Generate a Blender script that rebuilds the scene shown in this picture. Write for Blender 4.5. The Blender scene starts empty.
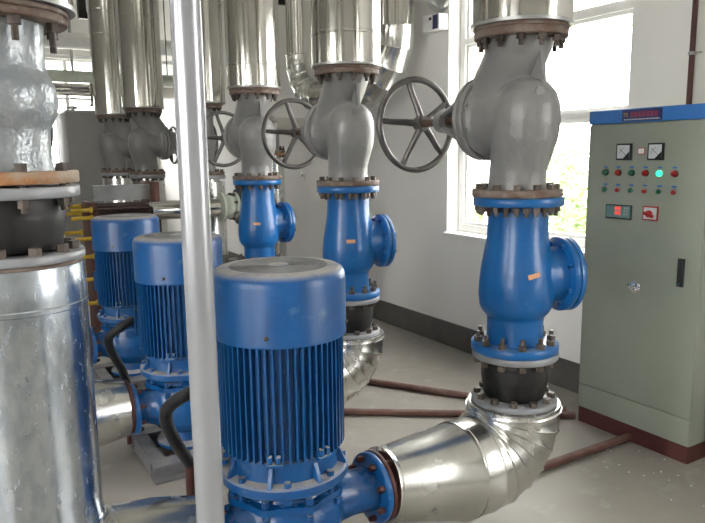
import bpy, bmesh, math, random
from mathutils import Vector, Matrix
random.seed(7)
PI = math.pi
SC = bpy.context.scene
COL = SC.collection

# ------------------------------------------------------------------ camera
F_PX = 665.0
YAW, PITCH, ROLL = math.radians(31.2), math.atan(107/665), -0.012
fh = Vector((math.sin(YAW), math.cos(YAW), 0)); rt = Vector((math.cos(YAW), -math.sin(YAW), 0)); up = Vector((0, 0, 1))
fw = fh*math.cos(PITCH) - up*math.sin(PITCH); uu = fh*math.sin(PITCH) + up*math.cos(PITCH)
RR = rt*math.cos(ROLL) + uu*math.sin(ROLL); UU = uu*math.cos(ROLL) - rt*math.sin(ROLL)
cam = bpy.data.cameras.new('camera'); camo = bpy.data.objects.new('camera', cam); COL.objects.link(camo)
cam.sensor_fit = 'HORIZONTAL'; cam.sensor_width = 36; cam.lens = F_PX/705*36; cam.clip_start = 0.02
m = Matrix.Identity(4)
for i in range(3):
    m[i][0] = RR[i]; m[i][1] = UU[i]; m[i][2] = -fw[i]
m[2][3] = 1.5
camo.matrix_world = m
SC.camera = camo

# ------------------------------------------------------------------ world, exposure
W = bpy.data.worlds.new('overcast_sky'); SC.world = W; W.use_nodes = True
bg = W.node_tree.nodes['Background']; bg.inputs[0].default_value = (1.0, 0.985, 0.96, 1); bg.inputs[1].default_value = 8.0
vs = SC.view_settings; vs.view_transform = 'Standard'; vs.look = 'None'; vs.exposure = 0.98; vs.gamma = 1.0; vs.use_curve_mapping = False
FILL_LAMP_W = 3.0  # power of each added fill lamp

# ------------------------------------------------------------------ materials
def N(nt, t, **kw):
    n = nt.nodes.new(t)
    for k, v in kw.items(): setattr(n, k, v)
    return n
def ramp(nt, src, p0, p1, c0=(0, 0, 0, 1), c1=(1, 1, 1, 1)):
    r = N(nt, 'ShaderNodeValToRGB'); e = r.color_ramp.elements
    e[0].position = p0; e[1].position = p1; e[0].color = c0; e[1].color = c1
    nt.links.new(src, r.inputs[0]); return r.outputs[0]
def mixc(nt, f, a, b):
    x = N(nt, 'ShaderNodeMix', data_type='RGBA')
    for s, v in ((0, f), (6, a), (7, b)):
        if hasattr(v, 'is_output'): nt.links.new(v, x.inputs[s])
        else: x.inputs[s].default_value = v if s == 0 else tuple(v[:3]) + (1,)
    return x.outputs[2]
def noise(nt, scale, detail=3, rough=.55, stretch=None, seed=0):
    tc = N(nt, 'ShaderNodeTexCoord'); n = N(nt, 'ShaderNodeTexNoise')
    n.inputs['Scale'].default_value = scale; n.inputs['Detail'].default_value = detail; n.inputs['Roughness'].default_value = rough
    mp = N(nt, 'ShaderNodeMapping'); mp.inputs['Location'].default_value = (seed*3.1, seed*1.7, seed)
    if stretch: mp.inputs['Scale'].default_value = stretch
    nt.links.new(tc.outputs['Object'], mp.inputs[0]); nt.links.new(mp.outputs[0], n.inputs['Vector'])
    return n.outputs['Fac']
def mat(name, col, rough=.5, metal=0, var=None, vscale=8, vlo=.4, vhi=.7, rvar=0, bump=0, bscale=60, stretch=None,
        dust=None, dlo=.35, dhi=.75, spots=None, sscale=40, slo=.68, shi=.74, spec=.5, streak=None):
    """procedural paint / metal: base colour, noise variation, lying dust on faces that look up, chips (spots)"""
    M = bpy.data.materials.new(name); M.use_nodes = True; nt = M.node_tree; b = nt.nodes['Principled BSDF']
    b.inputs['Metallic'].default_value = metal; b.inputs['Roughness'].default_value = rough
    b.inputs['Specular IOR Level'].default_value = spec
    c = tuple(col) + (1,)
    cur = None
    if var is not None:
        cur = mixc(nt, ramp(nt, noise(nt, vscale, 4, .6, stretch), vlo, vhi), c, var)
    if spots is not None:
        cur = mixc(nt, ramp(nt, noise(nt, sscale, 3, .6, None, 2), slo, shi), cur or c, spots)
    if dust is not None:
        g = N(nt, 'ShaderNodeNewGeometry'); sx = N(nt, 'ShaderNodeSeparateXYZ'); nt.links.new(g.outputs['Normal'], sx.inputs[0])
        upf = ramp(nt, sx.outputs[2], .45, .95)
        dn = ramp(nt, noise(nt, 9, 4, .6, None, 5), dlo, dhi)
        mu = N(nt, 'ShaderNodeMath', operation='MULTIPLY'); nt.links.new(upf, mu.inputs[0]); nt.links.new(dn, mu.inputs[1])
        cur = mixc(nt, mu.outputs[0], cur or c, dust)
        if metal == 0:
            mr = N(nt, 'ShaderNodeMapRange'); mr.inputs[3].default_value = rough; mr.inputs[4].default_value = .85
            nt.links.new(mu.outputs[0], mr.inputs[0]); nt.links.new(mr.outputs[0], b.inputs['Roughness'])
    if cur is None: b.inputs['Base Color'].default_value = c
    else: nt.links.new(cur, b.inputs['Base Color'])
    if rvar:
        mr = N(nt, 'ShaderNodeMapRange'); mr.inputs[3].default_value = max(.03, rough-rvar); mr.inputs[4].default_value = rough+rvar
        mr.inputs[1].default_value = .3; mr.inputs[2].default_value = .7
        nt.links.new(noise(nt, vscale*1.7, 4, .6, stretch, 3), mr.inputs[0]); nt.links.new(mr.outputs[0], b.inputs['Roughness'])
    if bump:
        bp = N(nt, 'ShaderNodeBump'); bp.inputs['Strength'].default_value = bump; bp.inputs['Distance'].default_value = .02
        nt.links.new(noise(nt, bscale, 3, .5, stretch, 4), bp.inputs['Height']); nt.links.new(bp.outputs[0], b.inputs['Normal'])
    return M
def emis(name, col, s):
    M = bpy.data.materials.new(name); M.use_nodes = True; b = M.node_tree.nodes['Principled BSDF']
    b.inputs['Base Color'].default_value = tuple(col)+(1,); b.inputs['Emission Color'].default_value = tuple(col)+(1,); b.inputs['Emission Strength'].default_value = s
    return M
def glass_mat(name, tint=(1, 1, 1), gl=.06):
    M = bpy.data.materials.new(name); M.use_nodes = True; nt = M.node_tree; nt.nodes.clear()
    o = N(nt, 'ShaderNodeOutputMaterial'); mx = N(nt, 'ShaderNodeMixShader'); t = N(nt, 'ShaderNodeBsdfTransparent'); g = N(nt, 'ShaderNodeBsdfGlossy')
    t.inputs[0].default_value = tuple(tint)+(1,); g.inputs['Roughness'].default_value = .03; mx.inputs[0].default_value = gl
    nt.links.new(t.outputs[0], mx.inputs[1]); nt.links.new(g.outputs[0], mx.inputs[2]); nt.links.new(mx.outputs[0], o.inputs[0])
    return M
DUST = (.40, .38, .36)
MT = {
 'jacket': mat('aluminium_jacket', (.78, .765, .72), .13, 1, (.70, .69, .655), 3, .35, .75, rvar=.04, bump=.06, bscale=4),
 'jacket_worn_daylit': mat('worn_daylit_jacket', (.60, .655, .71), .22, 1, (.47, .53, .60), 34, .45, .62, rvar=.08, bump=.10, bscale=6, stretch=(1, 1, .45)),  # worn metal, with a bluish daylight cast put into its colour
 'elbow': mat('galvanised_elbow', (.74, .74, .71), .24, 1, (.66, .66, .635), 5, .4, .7, rvar=.05, bump=.05, bscale=6, spots=(.40, .38, .35), sscale=120, slo=.72, shi=.76),
 'grey': mat('grey_valve_paint', (.205, .205, .205), .28, 0, (.245, .24, .235), 6, .4, .7, bump=.12, bscale=110, spots=(.50, .49, .47), sscale=110, slo=.71, shi=.76, dust=(.4, .39, .37), dlo=.4, dhi=1),
 'silverpaint': mat('silver_paint_coat', (.29, .32, .345), .30, .35, (.37, .395, .41), 20, .42, .62, bump=.25, bscale=60, spots=(.33, .24, .2), sscale=11, slo=.74, shi=.8),
 'blue': mat('blue_valve_paint', (.006, .102, .32), .28, 0, (.009, .125, .37), 5, .4, .7, bump=.05, bscale=60, spots=(.15, .27, .42), sscale=34, slo=.68, shi=.82, dust=(.30, .36, .42), dlo=.45, dhi=.9),
 'bluemotor': mat('blue_motor_paint', (.004, .068, .225), .34, 0, (.006, .090, .28), 6, .4, .7, spots=(.14, .22, .33), sscale=13, slo=.62, shi=.85, dust=(.36, .35, .34), dlo=.15, dhi=.5),
 'bluepump': mat('blue_pump_casting', (.004, .068, .225), .26, 0, (.006, .090, .28), 6, .4, .7, spots=(.10, .17, .28), sscale=20, slo=.68, shi=.85, dust=(.20, .24, .29), dlo=.5, dhi=.9),
 'rust': mat('rusty_flange', (.13, .080, .058), .75, 0, (.22, .18, .155), 14, .38, .66, bump=.2, bscale=80, spots=(.28, .26, .25), sscale=18, slo=.6, shi=.72),
 'rustorange': mat('orange_rust_flange', (.36, .17, .07), .75, 0, (.36, .29, .22), 9, .45, .6, bump=.2, bscale=80, spots=(.45, .42, .38), sscale=16, slo=.58, shi=.66),
 'flange': mat('pale_grey_flange', (.30, .315, .335), .42, .2, (.26, .26, .26), 12, .45, .72, spots=(.20, .14, .11), sscale=20, slo=.70, shi=.8),
 'bolt': mat('oxidised_bolt', (.060, .047, .040), .5, .4, (.10, .075, .06), 30, .4, .7),
 'boltgrey': mat('dusty_steel_bolt', (.10, .082, .068), .55, .4, (.14, .115, .095), 30, .4, .7),
 'rubber': mat('black_rubber', (.007, .007, .0075), .5, 0, (.016, .0155, .015), 10, .4, .8, spots=(.07, .065, .06), sscale=24, slo=.7, shi=.82),
 'wheel': mat('handwheel_steel', (.15, .14, .135), .34, .6, (.10, .095, .09), 18, .4, .7),
 'stem': mat('valve_stem_steel', (.16, .10, .075), .45, .6),
 'floor': mat('concrete_floor', (.335, .315, .28), .42, 0, (.28, .262, .23), 1.3, .35, .7, rvar=.14, bump=.04, bscale=30, spots=(.40, .385, .35), sscale=7, slo=.58, shi=.78),
 'wall': mat('white_plaster', (.86, .855, .83), .85, 0, (.82, .815, .79), 1.5, .35, .75, bump=.05, bscale=20),
 'walldim': mat('dimmed_plaster', (.36, .355, .34), .85, 0, (.32, .315, .30), 1.5, .35, .75, bump=.05, bscale=20),  # dimness of the unseen walls put into their colour, for darker jacket reflections
 'skirt': mat('dark_grey_skirting', (.085, .085, .08), .6, 0, (.12, .115, .105), 7, .4, .75),
 'ceiling': mat('white_ceiling', (.75, .75, .73), .9, 0, (.71, .71, .69), 1, .4, .7),
 'upvc': mat('white_upvc', (.82, .82, .80), .35, 0, (.78, .78, .76), 3, .4, .7),
 'cab': mat('grey_green_enamel', (.285, .315, .262), .42, 0, (.265, .295, .245), 3, .4, .7, spots=(.40, .41, .37), sscale=55, slo=.76, shi=.8),
 'cabblue': mat('blue_enamel', (.03, .17, .52), .4, 0, (.035, .19, .55), 4, .4, .7),
 'redbrown': mat('oxide_red_paint', (.075, .018, .016), .55, 0, (.10, .032, .028), 9, .4, .75, dust=(.24, .19, .17), dlo=.4, dhi=.9),
 'redpipe': mat('red_brown_conduit', (.12, .050, .040), .5, 0, (.16, .085, .07), 12, .4, .7, dust=(.28, .22, .2), dlo=.3, dhi=.9),
 'black': mat('black_plastic', (.015, .015, .016), .4, 0, (.025, .025, .026), 20, .4, .7),
 'hose': mat('black_flexible_hose', (.020, .021, .024), .45, 0, (.05, .05, .052), 14, .45, .75),
 'white': mat('white_plastic', (.75, .75, .74), .4, 0, (.7, .7, .69), 10, .4, .7),
 'face': mat('meter_face', (.62, .66, .68), .3, 0, (.56, .6, .63), 20, .4, .7),
 'navy': mat('navy_print', (.03, .035, .13), .4, 0, (.035, .045, .15), 20, .4, .7),
 'redprint': mat('red_print', (.45, .04, .05), .45, 0, (.4, .05, .06), 20, .4, .7),
 'red': mat('red_plastic', (.40, .018, .018), .35, 0, (.34, .02, .02), 20, .4, .7),
 'green': mat('green_plastic', (.02, .16, .08), .35, 0, (.02, .13, .07), 20, .4, .7),
 'lampgreen': emis('lit_green_lamp', (.04, .90, .42), .9),
 'teal': mat('teal_panel', (.13, .26, .25), .4, 0, (.11, .23, .22), 20, .4, .7),
 'digits': emis('red_digits', (.90, .06, .04), .45),
 'chrome': mat('chrome', (.75, .75, .74), .12, 1, (.6, .6, .6), 30, .4, .7),
 'yellow': mat('yellow_paint', (.50, .34, .02), .45, 0, (.44, .31, .03), 20, .4, .7),
 'pole': mat('painted_white_steel', (.36, .37, .395), .26, .35, (.34, .35, .375), 10, .4, .7),
 'baseframe': mat('grey_steel_channel', (.16, .16, .175), .55, .2, (.22, .22, .225), 9, .4, .7, dust=(.34, .33, .32), dlo=.35, dhi=.9),
 'tank': mat('grey_tank_paint', (.27, .27, .26), .5, .2, (.23, .23, .225), 2.5, .4, .7),
 'palegreen': mat('pale_green_casting', (.46, .50, .43), .5, 0, (.40, .44, .38), 12, .4, .7),
 'steel': mat('dull_steel', (.42, .43, .42), .38, .8, (.33, .34, .33), 10, .4, .7),
 'plates': mat('heat_exchanger_plates', (.06, .035, .03), .5, .3, (.09, .06, .05), 30, .4, .7),
 'hxframe': mat('red_oxide_frame', (.10, .028, .020), .55, 0, (.085, .033, .025), 8, .4, .7),
 'sticker': mat('orange_sticker', (.72, .38, .20), .6, 0, (.66, .36, .2), 20, .4, .7),
 'tube': emis('fill_lamp_glow', (1.0, .98, .94), 2.0),  # glow of the added fill lamps
 'glass': glass_mat('window_glass'),
 'leaf': mat('garden_leaf', (.24, .34, .14), .6, 0, (.36, .43, .24), 4, .35, .7),
 'bark': mat('tree_bark', (.26, .20, .16), .8, 0, (.34, .28, .23), 10, .4, .7),
 'paving': mat('outdoor_paving', (.55, .54, .5), .9, 0, (.5, .5, .45), 1, .4, .7),
 'render': mat('neighbour_render', (.6, .58, .55), .9, 0, (.55, .53, .5), 1, .4, .7),
}

# ------------------------------------------------------------------ mesh helpers
class MB:
    def __init__(s): s.v = []; s.f = []
    def add(s, v, f, M=None):
        o = len(s.v)
        s.v += [(M @ Vector(p)) if M else Vector(p) for p in v]
        s.f += [tuple(i+o for i in q) for q in f]
        return s
    def box(s, a, b, M=None, bev=0.0):
        x0, y0, z0 = a; x1, y1, z1 = b
        if bev <= 0:
            v = [(x, y, z) for z in (z0, z1) for y in (y0, y1) for x in (x0, x1)]
            return s.add(v, [(0, 2, 3, 1), (4, 5, 7, 6), (0, 1, 5, 4), (2, 6, 7, 3), (0, 4, 6, 2), (1, 3, 7, 5)], M)
        bm = bmesh.new(); bmesh.ops.create_cube(bm, size=1)
        bmesh.ops.scale(bm, vec=(x1-x0, y1-y0, z1-z0), verts=bm.verts)
        bmesh.ops.translate(bm, vec=((x0+x1)/2, (y0+y1)/2, (z0+z1)/2), verts=bm.verts)
        bmesh.ops.bevel(bm, geom=list(bm.edges), offset=bev, segments=2, affect='EDGES', profile=.5)
        bm.verts.index_update()
        s.add([v.co.copy() for v in bm.verts], [tuple(v.index for v in f.verts) for f in bm.faces], M); bm.free(); return s
    def lathe(s, prof, seg=32, M=None, cap=True, close=False):
        """prof: (r, z) list bottom to top about +Z"""
        v = []; f = []; n = len(prof)
        for r, z in prof:
            for k in range(seg):
                a = 2*PI*k/seg; v.append((r*math.cos(a), r*math.sin(a), z))
        for i in range(n-1 + (1 if close else 0)):
            j = (i+1) % n
            for k in range(seg):
                k2 = (k+1) % seg; f.append((i*seg+k, i*seg+k2, j*seg+k2, j*seg+k))
        if cap and not close:
            f.append(tuple(range(seg-1, -1, -1))); f.append(tuple((n-1)*seg+k for k in range(seg)))
        return s.add(v, f, M)
    def tube(s, path, rad, seg=16, cap=True, M=None, closed=False):
        P = [Vector(p) for p in path]; n = len(P)
        R = rad if isinstance(rad, (list, tuple)) else [rad]*n
        v = []; f = []; prev = None
        for i in range(n):
            if closed: t = P[(i+1) % n]-P[i-1]
            else: t = P[min(i+1, n-1)]-P[max(i-1, 0)]
            t.normalize()
            if prev is None:
                a = Vector((0, 0, 1)) if abs(t.z) < .9 else Vector((1, 0, 0))
                prev = (a - t*a.dot(t)).normalized()
            else: prev = (prev - t*prev.dot(t)).normalized()
            w = t.cross(prev)
            for k in range(seg):
                a = 2*PI*k/seg; v.append(P[i] + (prev*math.cos(a)+w*math.sin(a))*R[i])
        for i in range(n if closed else n-1):
            j = (i+1) % n
            for k in range(seg):
                k2 = (k+1) % seg; f.append((i*seg+k, i*seg+k2, j*seg+k2, j*seg+k))
        if cap and not closed:
            f.append(tuple(range(seg-1, -1, -1))); f.append(tuple((n-1)*seg+k for k in range(seg)))
        return s.add(v, f, M)
    def prism(s, pts, h, M=None):
        """polygon in local XY extruded to +Z by h"""
        n = len(pts); v = [(x, y, 0) for x, y in pts] + [(x, y, h) for x, y in pts]
        f = [tuple(range(n-1, -1, -1)), tuple(range(n, 2*n))] + [(i, (i+1) % n, n+(i+1) % n, n+i) for i in range(n)]
        return s.add(v, f, M)
    def mesh(s, name, material, smooth=35):
        me = bpy.data.meshes.new(name); me.from_pydata([tuple(p) for p in s.v], [], s.f); me.update()
        bm = bmesh.new(); bm.from_mesh(me); bmesh.ops.recalc_face_normals(bm, faces=bm.faces); bm.to_mesh(me); bm.free()
        me.materials.append(MT[material] if isinstance(material, str) else material)
        if smooth:
            me.shade_smooth(); me.set_sharp_from_angle(angle=math.radians(smooth))
        return me
def T(x=0, y=0, z=0): return Matrix.Translation((x, y, z))
def RX(a): return Matrix.Rotation(a, 4, 'X')
def RY(a): return Matrix.Rotation(a, 4, 'Y')
def RZ(a): return Matrix.Rotation(a, 4, 'Z')
def inst(name, me, parent=None, M=None):
    o = bpy.data.objects.new(name, me); COL.objects.link(o); o.parent = parent
    if M is not None: o.matrix_local = M
    return o
def obj(name, mb, material, parent=None, M=None, smooth=35):
    return inst(name, mb.mesh(name, material, smooth), parent, M)
def tag(o, label, cat, group=None):
    o['label'] = label; o['category'] = cat
    if group: o['group'] = group
    return o
def thing(name, label, cat, loc=(0, 0, 0), rz=0, group=None):
    o = bpy.data.objects.new(name, None); COL.objects.link(o); o.empty_display_size = .1
    o.location = loc; o.rotation_euler = (0, 0, rz); return tag(o, label, cat, group)
def struct(name, mb, material, parent=None, smooth=0):
    o = obj(name, mb, material, parent, smooth=smooth)
    if parent is None: o['kind'] = 'structure'
    return o
def dup(root, loc, rz=None, label=None, group=None):
    def cp(o, par):
        c = o.copy(); COL.objects.link(c); c.parent = par
        for ch in o.children: cp(ch, c)
        return c
    r = cp(root, None); r.location = loc
    if rz is not None: r.rotation_euler = (0, 0, rz)
    if label: r['label'] = label
    if group: r['group'] = group
    return r
def remeshed(mb, material, voxel=.009, smooth_it=6):
    me = mb.mesh('casting', material, 0); o = bpy.data.objects.new('casting_tmp', me); COL.objects.link(o)
    r = o.modifiers.new('r', 'REMESH'); r.mode = 'VOXEL'; r.voxel_size = voxel; r.use_smooth_shade = True
    sm = o.modifiers.new('s', 'SMOOTH'); sm.factor = .5; sm.iterations = smooth_it
    dg = bpy.context.evaluated_depsgraph_get(); ev = o.evaluated_get(dg)
    out = bpy.data.meshes.new_from_object(ev); bpy.data.objects.remove(o); out.shade_smooth(); return out

# ------------------------------------------------------------------ the setting
WX = 3.28; X0 = -3.8; Y0 = -3.2; Y1 = 12.0; ZC = 4.7; TH = .26
def wall_with_holes(name, axis, c, th, a0, a1, z1, holes, material='wall'):
    """wall plane at axis=c, thickness th outward, holes (lo, hi, zlo, zhi), cut as blocks around the openings"""
    mb = MB()
    def blk(l, h, zl, zh):
        if h-l < 1e-4 or zh-zl < 1e-4: return
        lo, hi = min(c, c+th), max(c, c+th)
        if axis == 'x': mb.box((lo, l, zl), (hi, h, zh))
        else: mb.box((l, lo, zl), (h, hi, zh))
    cur = a0
    for l, h, zl, zh in sorted(holes):
        blk(cur, l, 0, z1); blk(l, h, 0, zl); blk(l, h, zh, z1); cur = h
    blk(cur, a1, 0, z1)
    return struct(name, mb, material)
WIN_R = [(2.44, 4.0, .9, 2.75), (-2.4, -.3, .9, 2.75), (5.2, 6.6, 1.9, 2.75)]
WIN_R = WIN_R[:2]
WIN_L = [(-2.4, -.2, .9, 3.0), (.6, 2.4, .9, 3.0)]
WIN_F = [(.7, 3.0, 1.3, 3.12)]
WIN_B = []
f = MB(); f.box((X0-TH, Y0-TH, -.12), (WX+TH, Y1+TH, 0)); struct('floor', f, 'floor')
f = MB(); f.box((X0-TH, Y0-TH, ZC), (WX+TH, Y1+TH, ZC+.15)); struct('ceiling', f, 'ceiling')
wall_with_holes('wall_right', 'x', WX, TH, Y0, Y1, ZC, WIN_R)
wall_with_holes('wall_left', 'x', X0, -TH, Y0, Y1, ZC, WIN_L, 'walldim')
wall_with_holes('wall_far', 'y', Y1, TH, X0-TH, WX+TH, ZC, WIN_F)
wall_with_holes('wall_back', 'y', Y0, -TH, X0-TH, WX+TH, ZC, WIN_B, 'walldim')
b = MB(); b.box((WX-.012, Y0+.03, 0.001), (WX-.0005, Y1-.03, .192)); struct('baseboard_right', b, 'skirt')
b = MB(); b.box((X0+.0005, Y0+.03, 0.001), (X0+.012, Y1-.03, .192)); struct('baseboard_left', b, 'skirt')
b = MB(); b.box((X0+.03, Y1-.012, 0.001), (WX-.03, Y1-.0005, .192)); struct('baseboard_far', b, 'skirt')
b = MB(); b.box((X0+.03, Y0+.0005, 0.001), (WX-.03, Y0+.012, .192)); struct('baseboard_back', b, 'skirt')

def window(name, axis, c, sgn, l, h, zl, zh, bars_h=(), bars_v=(), sash=True):
    """frame set back in the opening; built in (u, depth, z) then mapped"""
    root = bpy.data.objects.new(name, None); COL.objects.link(root); root['kind'] = 'structure'
    d0 = .11; fwid = .055
    def bx(mb, u0, u1, z0, z1, da, db):
        A = (c+sgn*da, c+sgn*db); lo, hi = min(A), max(A)
        if axis == 'x': mb.box((lo, u0, z0), (hi, u1, z1))
        else: mb.box((u0, lo, z0), (u1, hi, z1))
    def part(nm, u0, u1, z0, z1, da, db, mt='upvc'):
        mb = MB(); bx(mb, u0, u1, z0, z1, da, db); return obj(nm, mb, mt, root, smooth=0)
    e = .001
    fr = MB()
    for q in ((l+e, l+fwid, zl+e, zh-e), (h-fwid, h-e, zl+e, zh-e), (l+fwid, h-fwid, zl+e, zl+fwid), (l+fwid, h-fwid, zh-fwid, zh-e)):
        bx(fr, *q, d0, d0+.075)
    obj('window_frame', fr, 'upvc', root, smooth=0)
    for z in bars_h: part('transom', l+fwid, h-fwid, z, z+.04, d0-.004, d0+.07)
    for u in bars_v: part('mullion', u-.03, u+.03, zl+fwid, zh-fwid, d0+.004, d0+.068)
    us = [l+fwid] + list(bars_v) + [h-fwid]; zs = [zl+fwid] + list(bars_h) + [zh-fwid]
    for i in range(len(us)-1):
        for j in range(len(zs)-1):
            a0, a1, b0, b1 = us[i]+(.03 if i else 0), us[i+1]-(.03 if i < len(us)-2 else 0), zs[j]+(.04 if j else 0), zs[j+1]
            if sash:
                s = MB(); w = .022
                for q in ((a0, a0+w, b0, b1), (a1-w, a1, b0, b1), (a0+w, a1-w, b0, b0+w), (a0+w, a1-w, b1-w, b1)): bx(s, *q, d0+.02, d0+.055)
                obj('sash', s, 'upvc', root, smooth=0)
            part('pane', a0, a1, b0, b1, d0+.036, d0+.040, 'glass')
    return root
window('window_1', 'x', WX, 1, *WIN_R[0], bars_h=(1.70, 2.295), bars_v=(3.22,))
b = MB(); b.box((WX-.03, 2.40, .872), (WX+.10, 4.02, .899), bev=.004); struct('trim_1', b, 'upvc')
window('window_2', 'x', WX, 1, *WIN_R[1], bars_h=(2.27,), bars_v=(-1.3,), sash=False)
for i, q in enumerate(WIN_L): window('window_%d' % (3+i), 'x', X0, -1, *q, bars_h=(2.4,), bars_v=((q[0]+q[1])/2,), sash=False)
for i, q in enumerate(WIN_F): window('window_%d' % (5+i), 'y', Y1, 1, *q, bars_h=(2.45,), bars_v=(q[0]+.6, q[0]+1.15, q[0]+1.7), sash=False)
for i, q in enumerate(WIN_B): window('window_%d' % (8+i), 'y', Y0, -1, *q, bars_h=(2.4,), bars_v=((q[0]+q[1])/2,), sash=False)

# added fill lamps under the ceiling, out of view, not known in the room
k = 0
for yy, where in ((-1.6, 'above the entrance end'), (1.6, 'above the jacketed inlet pipe'), (4.8, 'above the middle of the pump row'), (8.0, 'above the plate heat exchanger')):
    for xx, side in ((-2.2, 'by the left wall'), (.6, 'over the aisle')):
        t = thing('added_fill_lamp', 'added unseen twin tube fill lamp %s, %s' % (where, side), 'lamp', (xx, yy, ZC-.001), 0, 'added fill lamps')
        h = MB(); h.box((-.09, -.62, -.05), (.09, .62, 0), bev=.006); obj('housing', h, 'white', t)
        for s in (-.045, .045):
            tb = MB(); tb.tube([(s, -.58, -.068), (s, .58, -.068)], .013, 10); obj('tube', tb, 'tube', t)
        L = bpy.data.lights.new('fill_light', 'AREA'); L.shape = 'RECTANGLE'; L.size = .16; L.size_y = 1.2; L.energy = FILL_LAMP_W; L.color = (1, .97, .92)
        lo = bpy.data.objects.new('fill_light', L); COL.objects.link(lo); lo.parent = t; lo.location = (0, 0, -.085)

# ------------------------------------------------------------------ bolts and flanges
def hexagon(r, rot=0): return [(r*math.cos(PI/3*i+rot), r*math.sin(PI/3*i+rot)) for i in range(6)]
_bolt = {}
def bolt_mesh(lo, hi, material, thread_lo=.03, thread_hi=.0, r=.0165):
    """stud bolt along Z through faces at lo and hi: nut below lo, nut above hi, thread sticking out"""
    key = (round(lo, 4), round(hi, 4), material, thread_lo, thread_hi, r)
    if key not in _bolt:
        mb = MB()
        mb.prism(hexagon(r), .02, T(0, 0, lo-.02)); mb.prism(hexagon(r, .3), .02, T(0, 0, hi))
        mb.lathe([(r*.56, lo-.02-thread_lo), (r*.56, hi+.02+thread_hi)], 8)
        _bolt[key] = mb.mesh('bolt', material, 30)
    return _bolt[key]
def ring_bolts(parent, n, R, lo, hi, material='bolt', tl=.03, th=.0, M=None, off=.5, r=.0165):
    me = bolt_mesh(lo, hi, material, tl, th, r)
    for i in range(n):
        a = 2*PI*(i+off)/n
        L = T(R*math.cos(a), R*math.sin(a), 0) @ RZ(random.random())
        inst('bolt', me, parent, (M @ L) if M else L)
def flange(parent, z0, z1, R, material, rin=.09, M=None, name='flange', seg=48):
    c = .003; mb = MB()
    mb.lathe([(rin, z0), (R-c, z0), (R, z0+c), (R, z1-c), (R-c, z1), (rin, z1)], seg, M, close=True)
    return obj(name, mb, material, parent, smooth=50)

# ------------------------------------------------------------------ jacketed riser above the valve
ZT = 1.958                      # underside of the jacketed riser
def jacketed_riser(loc, label, r=.186, top=ZC-.002-ZT, material='jacket', bands=(.17,), fl='rust', group='jacketed riser pipes above the valves', nb=12, jz=0.0):
    t = thing('jacketed_riser', label, 'pipe', loc, 0, group)
    mb = MB(); prof = [(r*.6, .012), (r-.004, .012), (r, .016)]
    z = .016
    for bnd in list(bands) + [1.1, 2.05]:
        if bnd < top-.1: prof += [(r, bnd-.03), (r, bnd-.009), (r+.0035, bnd-.006), (r+.0035, bnd+.006), (r, bnd+.009), (r, bnd+.03)]
    prof += [(r, top)]
    mb.lathe(prof, 64, cap=True); obj('jacket', mb, material, t, smooth=22)
    mb = MB(); mb.lathe([(r-.012, 0.004), (r+.003, .004), (r+.003, .016), (r-.012, .016)], 64, close=True); obj('end_ring', mb, 'steel', t)
    flange(t, -.009, .004, .176, fl, name='flange')
    return t

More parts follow.
